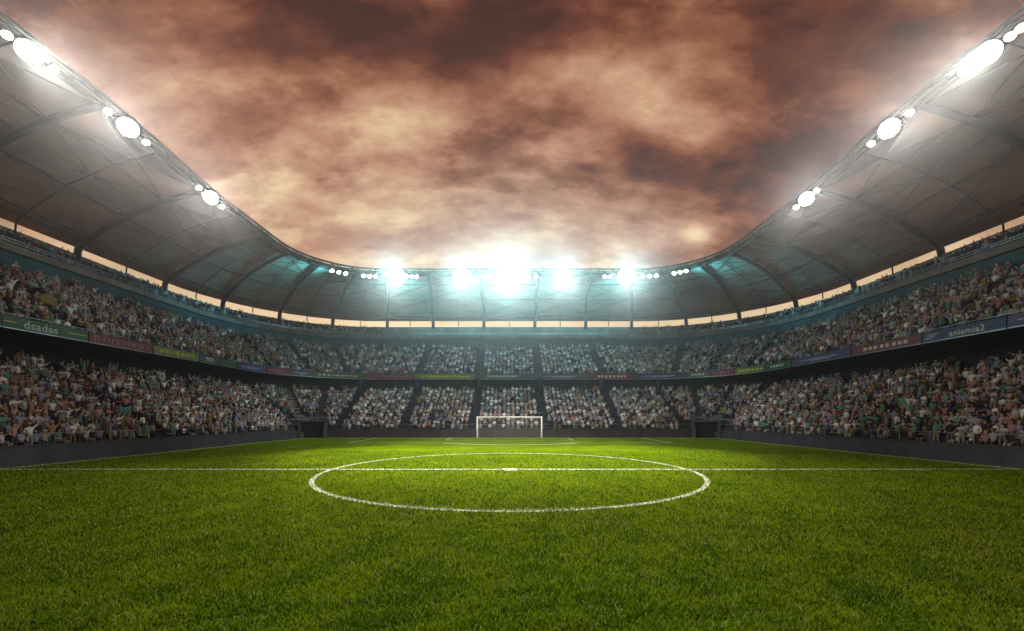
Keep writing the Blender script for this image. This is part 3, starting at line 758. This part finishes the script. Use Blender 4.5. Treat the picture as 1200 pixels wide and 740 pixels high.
# flags held up in the side stands
FL = [((-33.0, 27.0, 4.6), 'pink'), ((-31.2, 25.5, 3.4), 'salmon'), ((-29.6, 31.0, 2.6), 'teal'), ((-34.0, 36.5, 5.2), 'pink'), ((-35.6, 31.5, 11.2), 'mustard'), ((-30.8, 38.0, 3.2), 'maroon'),
      ((32.2, 28.0, 4.2), 'salmon'), ((30.6, 31.5, 3.2), 'sea green'), ((33.6, 34.0, 5.0), 'pink'), ((29.0, 36.0, 2.4), 'maroon'), ((36.0, 33.0, 11.6), 'pink'), ((31.6, 42.0, 3.7), 'salmon')]
SC = dict(SHIRTS)
fab = {k_: surface('flag_cloth_'+k_.replace(' ', '_'), SC[k_], tuple(v*.8 for v in SC[k_]), 4, .8) for k_ in {f_[1] for f_ in FL}}
for i, ((x_, y_, z_), c_) in enumerate(FL):
    s_ = 1 if x_ > 0 else -1; tier = 'upper' if z_ > 9 else 'lower'
    same = [f_ for f_ in FL if f_[1] == c_ and (f_[0][0] > 0) == (x_ > 0) and (f_[0][2] > 9) == (z_ > 9)]
    extra = '' if len(same) == 1 else (', nearer the halfway line' if y_ == min(f_[0][1] for f_ in same) else ', nearer the corner')
    fo = empty('flag', (x_, y_, z_), f'{c_} flag held above the {"right" if s_ > 0 else "left"} {tier} stand crowd{extra}', 'flag', 'flags held up in the crowd')
    q_ = random.Random(i); tilt = q_.uniform(-.5, .5); W_, H_ = 1.15, .75
    MB().tube([(x_, y_, z_-.5), (x_+.1*s_, y_+tilt*.6, z_+.95)], .016, 6).obj('pole', M['truss'], fo)
    rows = []
    for sgn in (0, 1):
        for a in np.linspace(0, 1, 5):
            b0 = np.array([x_+.1*s_*.9, y_+tilt*.55, z_+.15+.75*a])
            rr_ = np.array([b0+np.array([-.12*s_*math.sin(u_*5+i+a)*u_+.012*sgn, -u_*W_, -.12*u_*u_+.06*math.sin(u_*6+i)]) for u_ in np.linspace(0, 1, 9)])
            rows.append(rr_)
    rows = rows[:5]+rows[5:][::-1]
    MB().sweep(rows, True).obj('cloth', fab[c_], fo, True)

# ------------------------------------------------------------------ floodlights
def drum(mb_h, mb_l, c_, d_, rad, depth):
    d_ = d_/np.linalg.norm(d_); u_ = np.array([0, 0, 1.]); a_ = np.cross(d_, u_); a_ /= np.linalg.norm(a_); b_ = np.cross(a_, d_); n_ = 18
    def circ(r_, o_): return [c_+d_*o_+r_*(math.cos(2*math.pi*k_/n_)*a_+math.sin(2*math.pi*k_/n_)*b_) for k_ in range(n_)]
    ringsv = [circ(rad*.45, -depth), circ(rad*.85, -depth*.6), circ(rad, 0), circ(rad, .06), circ(rad*.93, .06), circ(rad*.93, .0)]
    v_ = [q for rg in ringsv for q in rg]; f_ = [tuple(range(n_))]
    for j in range(len(ringsv)-1): f_ += [(j*n_+k_, (j+1)*n_+k_, (j+1)*n_+(k_+1) % n_, j*n_+(k_+1) % n_) for k_ in range(n_)]
    mb_h.add(v_, f_)
    mb_l.add([c_+d_*.075]+circ(rad*.91, .02), [(0, k_+1, (k_+1) % n_+1) for k_ in range(n_)])
PI_ = fine(IN[0]-.35, IN[1]-.35, IN[2]-.35, 0); PI_[:, 2] = ztop(PI_)-1.15; AI = arclen(PI_)
LIGHTS = [  # photo column, bank of seven?, radius of one lamp, warm?
    (8, 0, .24), (34, 1, .23), (62, 0, .24), (126, 0, .24), (150, 1, .25), (171, 0, .24), (233, 0, .24), (247, 1, .24), (260, 0, .24),
    (389, 0, .28), (397, 0, .28), (405, 0, .28), (426, 0, .28), (433, 0, .28), (440, 0, .28), (464, 1, .5), (476, 0, .28), (482, 0, .28), (488, 0, .28),
    (541, 1, .5), (566, 0, .28), (574, 0, .28), (597, 1, .72), (620, 0, .28), (628, 0, .28), (659, 1, .5), (709, 0, .28), (715, 0, .28), (734, 1, .5), (753, 0, .28), (761, 0, .28), (769, 0, .28),
    (790, 0, .28), (797, 0, .28), (804, 0, .28), (933, 0, .24), (945, 1, .24), (957, 0, .24), (1021, 0, .24), (1042, 1, .25), (1066, 0, .24), (1129, 0, .24), (1157, 1, .24), (1184, 0, .24), (1197, 0, .24)]
banks = [x_[0] for x_ in LIGHTS if x_[1]]
WORDS = {34: 'big lamp bank on left roof edge, nearest the upper corner of the picture', 150: 'big lamp bank on left roof edge, middle of three there', 247: 'big lamp bank on left roof edge, farthest of three there',
         464: 'big lamp bank at the left end of the far roof edge', 541: 'big lamp bank left of the brightest one above the goal', 597: 'brightest and widest lamp bank, centred above the goal', 659: 'big lamp bank right of the brightest one above the goal',
         734: 'big lamp bank at the right end of the far roof edge', 945: 'big lamp bank on right roof edge, farthest of three there', 1042: 'big lamp bank on right roof edge, middle of three there', 1157: 'big lamp bank on right roof edge, nearest the upper corner of the picture'}
CENTRE = np.array([0, 15.0, 0])
def lamp(kind, name, loc, aim, power, col, **kw):
    l = bpy.data.lights.new(name, kind); l.energy = power; l.color = col
    for k_, v_ in kw.items(): setattr(l, k_, v_)
    o = bpy.data.objects.new(name, l); COL.objects.link(o); o.location = loc
    if aim is not None: o.rotation_euler = (Vector(aim)-Vector(loc)).to_track_quat('-Z', 'Y').to_euler()
    return o
P_MAIN, P_FAR, P_ROOF_WASH, P_ROOF_WASH_FAR = 86000, 30000, 1500, 26000
lists = {}
for li, (px, bank, rad) in enumerate(LIGHTS):
    s_ = s_at_px(PI_, AI, px); q, nn, dd = along(PI_, AI, s_)
    farl = 330 < px < 860; side = 'left' if px < 330 else 'right'
    aim = np.array([0, 4., 0]) if bank else np.array([q[0]*.45, max(q[1]-14, 8) if farl else q[1]*.75, 0])
    dirv = aim-q; dirv = dirv/np.linalg.norm(dirv)
    if bank: lab = WORDS[px]
    else:
        nbk = min(banks, key=lambda b_: abs(b_-px)); dpx = sorted([x_[0] for x_ in LIGHTS if not x_[1] and min(banks, key=lambda b_: abs(b_-x_[0])) == nbk and (x_[0] < nbk) == (px < nbk)], key=lambda b_: abs(b_-nbk))
        k_ = dpx.index(px); od = ['next to', 'second from', 'third from', 'fourth from', 'fifth from', 'sixth from', 'seventh from'][k_] if len(dpx) > 1 else 'just'
        rel = 'left of' if px < nbk else 'right of'
        nmk = {34: 'left edge bank nearest the picture corner', 150: 'left edge middle bank', 247: 'left edge farthest bank', 464: 'left bank of far edge', 541: 'bank left of centre', 597: 'brightest central bank', 659: 'bank right of centre', 734: 'right bank of far edge', 945: 'right edge farthest bank', 1042: 'right edge middle bank', 1157: 'right edge bank nearest the picture corner'}[nbk]
        lab = f'single round lamp {od} and {rel} the {nmk}' if od != 'just' else f'single round lamp just {rel} the {nmk}'
    fl = empty('floodlight', tuple(q), lab, 'floodlight', 'lamp banks on the roof edge' if bank else 'single lamps on the roof edge')
    cool = farl; lm = M['lens_cool' if cool else 'lens_warm']
    hb, lb = MB(), MB()
    if bank:
        u_ = np.array([0, 0, 1.]); a_ = np.cross(dirv, u_); a_ /= np.linalg.norm(a_); b_ = np.cross(a_, dirv)
        drum(hb, lb, q, dirv, rad*2.5, rad*1.7); hs = hb.obj('housing', M['housing'], fl, True); lb.obj('lens', lm, hs)
        MB().box(q-dirv*rad*1.8, (rad*5.6, .1, rad*.5), np.column_stack([a_, dirv, b_])).box(q-dirv*(rad*1.8+.12), (.14, .12, rad*5), np.column_stack([a_, dirv, b_])).obj('mounting_frame', M['truss'], fl)
    else:
        drum(hb, lb, q, dirv, rad, rad*1.1); hs = hb.obj('housing', M['housing'], fl, True); lb.obj('lens', lm, hs)
    top = np.array([q[0]-nn[0]*.35, q[1]-nn[1]*.35, q[2]+.28]); bk = q-dirv*rad*(1.6 if bank else .95)
    MB().tube([bk, (bk+top)/2+(0, 0, .03), top+(0, 0, .1)], .05, 6).obj('bracket', M['truss'], fl)
    # its beam, then helper lights added for glow, crowd and roof
    e_ = q+dirv*.25
    if bank:
        col = (1, .95, .84); glare = (1, .93, .86) if not farl else (.57, .98, 1)
        big = 2.3 if px == 597 else 1
        lamp('SPOT', 'floodlight_beam', e_, (q[0]*.7, 21, 0) if farl else {34: (6, 13.5, 0), 1157: (-6, 13.5, 0), 150: (2, 42, 1), 1042: (-2, 42, 1)}.get(px, (q[0]*.2, 28, 0)), P_FAR if farl else P_MAIN*(.6 if px in (34, 1157) else 1), col, spot_size=R(38 if farl else {34: 50, 1157: 50, 247: 48, 945: 48}.get(px, 54)), spot_blend=1.0, shadow_soft_size=.6)
        lamp('SPOT', 'haze_glow_helper', e_, (0, -16 if farl else -6, 0), (47000 if farl else {34: 6000, 1157: 6000, 150: 18000, 1042: 18000}.get(px, 18000))*big, glare, spot_size=R(20 if farl else 24), spot_blend=1.0, shadow_soft_size=.6)  # added spot past the eye, only makes the haze glow round the lamp
        up_ = np.array([q[0]-nn[0]*10, q[1]-nn[1]*10, q[2]+2.2]); ue = q-np.array([nn[0]*-.1, nn[1]*-.1, 1.5])
        lamp('POINT', 'crowd_fill_helper', e_+dirv*1.6, None, 1700 if farl else 210, (.46, .92, 1) if farl else (.76, .88, 1), shadow_soft_size=.5)  # added fill light, cools and lifts the crowd and roof
        if farl: lamp('SPOT', 'roof_wash_helper', ue, up_, P_ROOF_WASH_FAR, (.14, .80, .88), spot_size=R(70), spot_blend=1.0, shadow_soft_size=.5)  # added uplight, tints the far roof underside teal
        else: lamp('SPOT', 'roof_wash_helper', ue, up_, P_ROOF_WASH, (1, .72, .58), spot_size=R(60), spot_blend=.6, shadow_soft_size=.5)  # added uplight, warms the near roof underside
    elif px in (397, 797): lamp('SPOT', 'roof_wash_helper', q-np.array([0, 0, 1.5]), (q[0]+np.sign(q[0])*13, q[1]+1, q[2]+3.0), P_ROOF_WASH_FAR*.8, (.1, .66, .78), spot_size=R(84), spot_blend=1.0, shadow_soft_size=.5)  # added uplight, washes the corner roof with teal

# ------------------------------------------------------------------ haze
hz = MB().box((0, 0, 12.2), (640, 640, 27.0)).obj('haze', None); tag(hz, kind='stuff')
m, t, N, L = nt('haze_air'); out = N.new('ShaderNodeOutputMaterial'); pv = N.new('ShaderNodeVolumePrincipled')
pv.inputs['Color'].default_value = (.9, .93, .95, 1); pv.inputs['Density'].default_value = .0005; pv.inputs['Anisotropy'].default_value = .9
L.new(pv.outputs[0], out.inputs['Volume']); hz.data.materials.append(m)

# ------------------------------------------------------------------ sky and sun
SUN_EL, SUN_AZ = R(5), R(-14)
W = bpy.data.worlds.new('World'); S.world = W; W.use_nodes = True
t = W.node_tree; N, L = t.nodes, t.links; N.clear()
out = N.new('ShaderNodeOutputWorld'); bgc = N.new('ShaderNodeBackground'); bgs = N.new('ShaderNodeBackground'); addS = N.new('ShaderNodeAddShader')
sky = N.new('ShaderNodeTexSky'); sky.sky_type = 'NISHITA'; sky.sun_disc = False; sky.sun_elevation = SUN_EL; sky.sun_rotation = SUN_AZ
L.new(sky.outputs[0], bgs.inputs[0]); bgs.inputs[1].default_value = .012
L.new(bgc.outputs[0], addS.inputs[0]); L.new(bgs.outputs[0], addS.inputs[1]); L.new(addS.outputs[0], out.inputs[0])
tc = N.new('ShaderNodeTexCoord'); sep = N.new('ShaderNodeSeparateXYZ'); L.new(tc.outputs['Generated'], sep.inputs[0])
def val(op, a, b=None, c=None):
    n = N.new('ShaderNodeMath'); n.operation = op
    for i, v_ in enumerate((a, b, c)):
        if v_ is None: continue
        if isinstance(v_, (int, float)): n.inputs[i].default_value = v_
        else: L.new(v_, n.inputs[i])
    return n.outputs[0]
X_, Y_, Z_ = sep.outputs
zz = val('MAXIMUM', Z_, .0)
# clouds lie in a flat layer overhead
den = val('ADD', zz, .42); px_ = val('DIVIDE', X_, den); py_ = val('DIVIDE', Y_, den)
cmb = N.new('ShaderNodeCombineXYZ'); L.new(px_, cmb.inputs[0]); L.new(py_, cmb.inputs[1])
def nz(scale, det, rough, dist, seed, st=(1, 1, 1), shift=0):
    mp = N.new('ShaderNodeMapping'); mp.inputs['Location'].default_value = (seed, seed*.7+shift, seed*.3); mp.inputs['Scale'].default_value = st
    L.new(cmb.outputs[0], mp.inputs[0]); n = N.new('ShaderNodeTexNoise'); L.new(mp.outputs[0], n.inputs['Vector'])
    n.inputs['Scale'].default_value = scale; n.inputs['Detail'].default_value = det; n.inputs['Roughness'].default_value = rough; n.inputs['Distortion'].default_value = dist
    return n.outputs[0]
big = nz(1.5, 3, .5, .4, 3.1, (1, 1.5, 1)); midn = nz(3.6, 12, .6, .08, 9.4, (1, 1.8, 1)); midb = nz(3.6, 12, .6, .08, 9.4, (1, 1.8, 1), .16); finen = nz(10, 8, .6, .3, 4.4, (1, 1.6, 1))
bil = nz(2.6, 10, .56, .15, 6.2, (1, 1.7, 1)); bil = val('ABSOLUTE', val('SUBTRACT', val('MULTIPLY', bil, 2), 1))
puff = val('ADD', val('MULTIPLY', val('SUBTRACT', bil, .16), .5), val('MULTIPLY', val('SUBTRACT', midn, midb), .7))
v_ = val('ADD', puff, val('ADD', val('MULTIPLY', val('SUBTRACT', midn, .5), .45), val('MULTIPLY', val('SUBTRACT', finen, .5), .12)))
sc_ = nz(2.3, 11, .58, .2, 17.3, (1, 1.7, 1)); sm_ = N.new('ShaderNodeMapRange'); sm_.interpolation_type = 'SMOOTHSTEP'; L.new(sc_, sm_.inputs[0])
sm_.inputs[1].default_value = .47; sm_.inputs[2].default_value = .575; sm_.inputs[3].default_value = .07; sm_.inputs[4].default_value = -.12
v_ = val('ADD', v_, sm_.outputs[0])
# the broad light and dark banks of this evening's clouds, by compass direction
ysafe = val('MAXIMUM', Y_, .05); qx = val('DIVIDE', X_, ysafe); qz = val('DIVIDE', Z_, ysafe)
def blob(pxx, pyy, sx_, sy_, w_):
    global v_
    a = val('DIVIDE', val('SUBTRACT', qx, (pxx-VX)/F), sx_/F); b = val('DIVIDE', val('SUBTRACT', qz, (VY-pyy)/F), sy_/F)
    r2 = val('ADD', val('MULTIPLY', a, a), val('MULTIPLY', b, b)); g2 = val('POWER', 2.718, val('MULTIPLY', r2, -1.0))
    v_ = val('ADD', v_, val('MULTIPLY', g2, w_*1.35))
for b_ in ((980, 70, 180, 150, -.27), (470, 30, 300, 60, -.27), (140, 20, 220, 70, -.10), (760, 215, 150, 45, -.16), (390, 262, 70, 26, -.13), (640, 120, 160, 60, -.02), (900, 220, 130, 60, -.07),
           (300, 190, 150, 75, .20), (480, 195, 90, 45, .10), (800, 95, 90, 50, .14), (610, 285, 140, 55, .24), (380, 300, 120, 40, .12), (818, 275, 20, 13, .34), (760, 268, 40, 14, .10), (240, 110, 60, 40, .06)): blob(*b_)
ramp = N.new('ShaderNodeValToRGB'); L.new(val('ADD', v_, .515), ramp.inputs[0]); e = ramp.color_ramp.elements
e[0].position = .08; e[0].color = lin(74, 34, 16); e[1].position = .95; e[1].color = lin(250, 228, 180)
for p_, c_ in ((.26, (110, 56, 32)), (.42, (152, 94, 62)), (.55, (184, 128, 98)), (.71, (210, 164, 128)), (.86, (238, 204, 160))):
    k_ = e.new(p_); k_.color = lin(*c_)
# glow low on the horizon
hzn = val('POWER', 2.718, val('MULTIPLY', zz, -5.5))
mixc = N.new('ShaderNodeMix'); mixc.data_type = 'RGBA'; L.new(val('MULTIPLY', hzn, .0), mixc.inputs[0])
low_mask = N.new('ShaderNodeMapRange'); low_mask.interpolation_type = 'SMOOTHSTEP'; L.new(Z_, low_mask.inputs[0])
low_mask.inputs[1].default_value = .20; low_mask.inputs[2].default_value = .36; low_mask.inputs[3].default_value = .85; low_mask.inputs[4].default_value = 0
L.new(low_mask.outputs[0], mixc.inputs[0]); L.new(ramp.outputs[0], mixc.inputs[6]); mixc.inputs[7].default_value = lin(246, 214, 168)
L.new(mixc.outputs[2], bgc.inputs[0]); bgc.inputs[1].default_value = .9

sun = bpy.data.lights.new('sun', 'SUN'); sun.energy = .5; sun.angle = R(8); sun.color = (1, .7, .45)
so = bpy.data.objects.new('sun', sun); COL.objects.link(so)
dv = Vector((math.sin(SUN_AZ)*math.cos(SUN_EL), math.cos(SUN_AZ)*math.cos(SUN_EL), math.sin(SUN_EL)))
so.rotation_euler = dv.to_track_quat('Z', 'Y').to_euler()

S.view_settings.view_transform = 'Standard'; S.view_settings.look = 'None'; S.view_settings.exposure = 0; S.view_settings.gamma = 1
S.render.engine = 'CYCLES'; S.cycles.use_denoising = True; S.cycles.max_bounces = 5; S.cycles.diffuse_bounces = 2; S.cycles.volume_bounces = 0; S.cycles.transparent_max_bounces = 6
S.cycles.sample_clamp_indirect = 4; S.cycles.use_light_tree = True
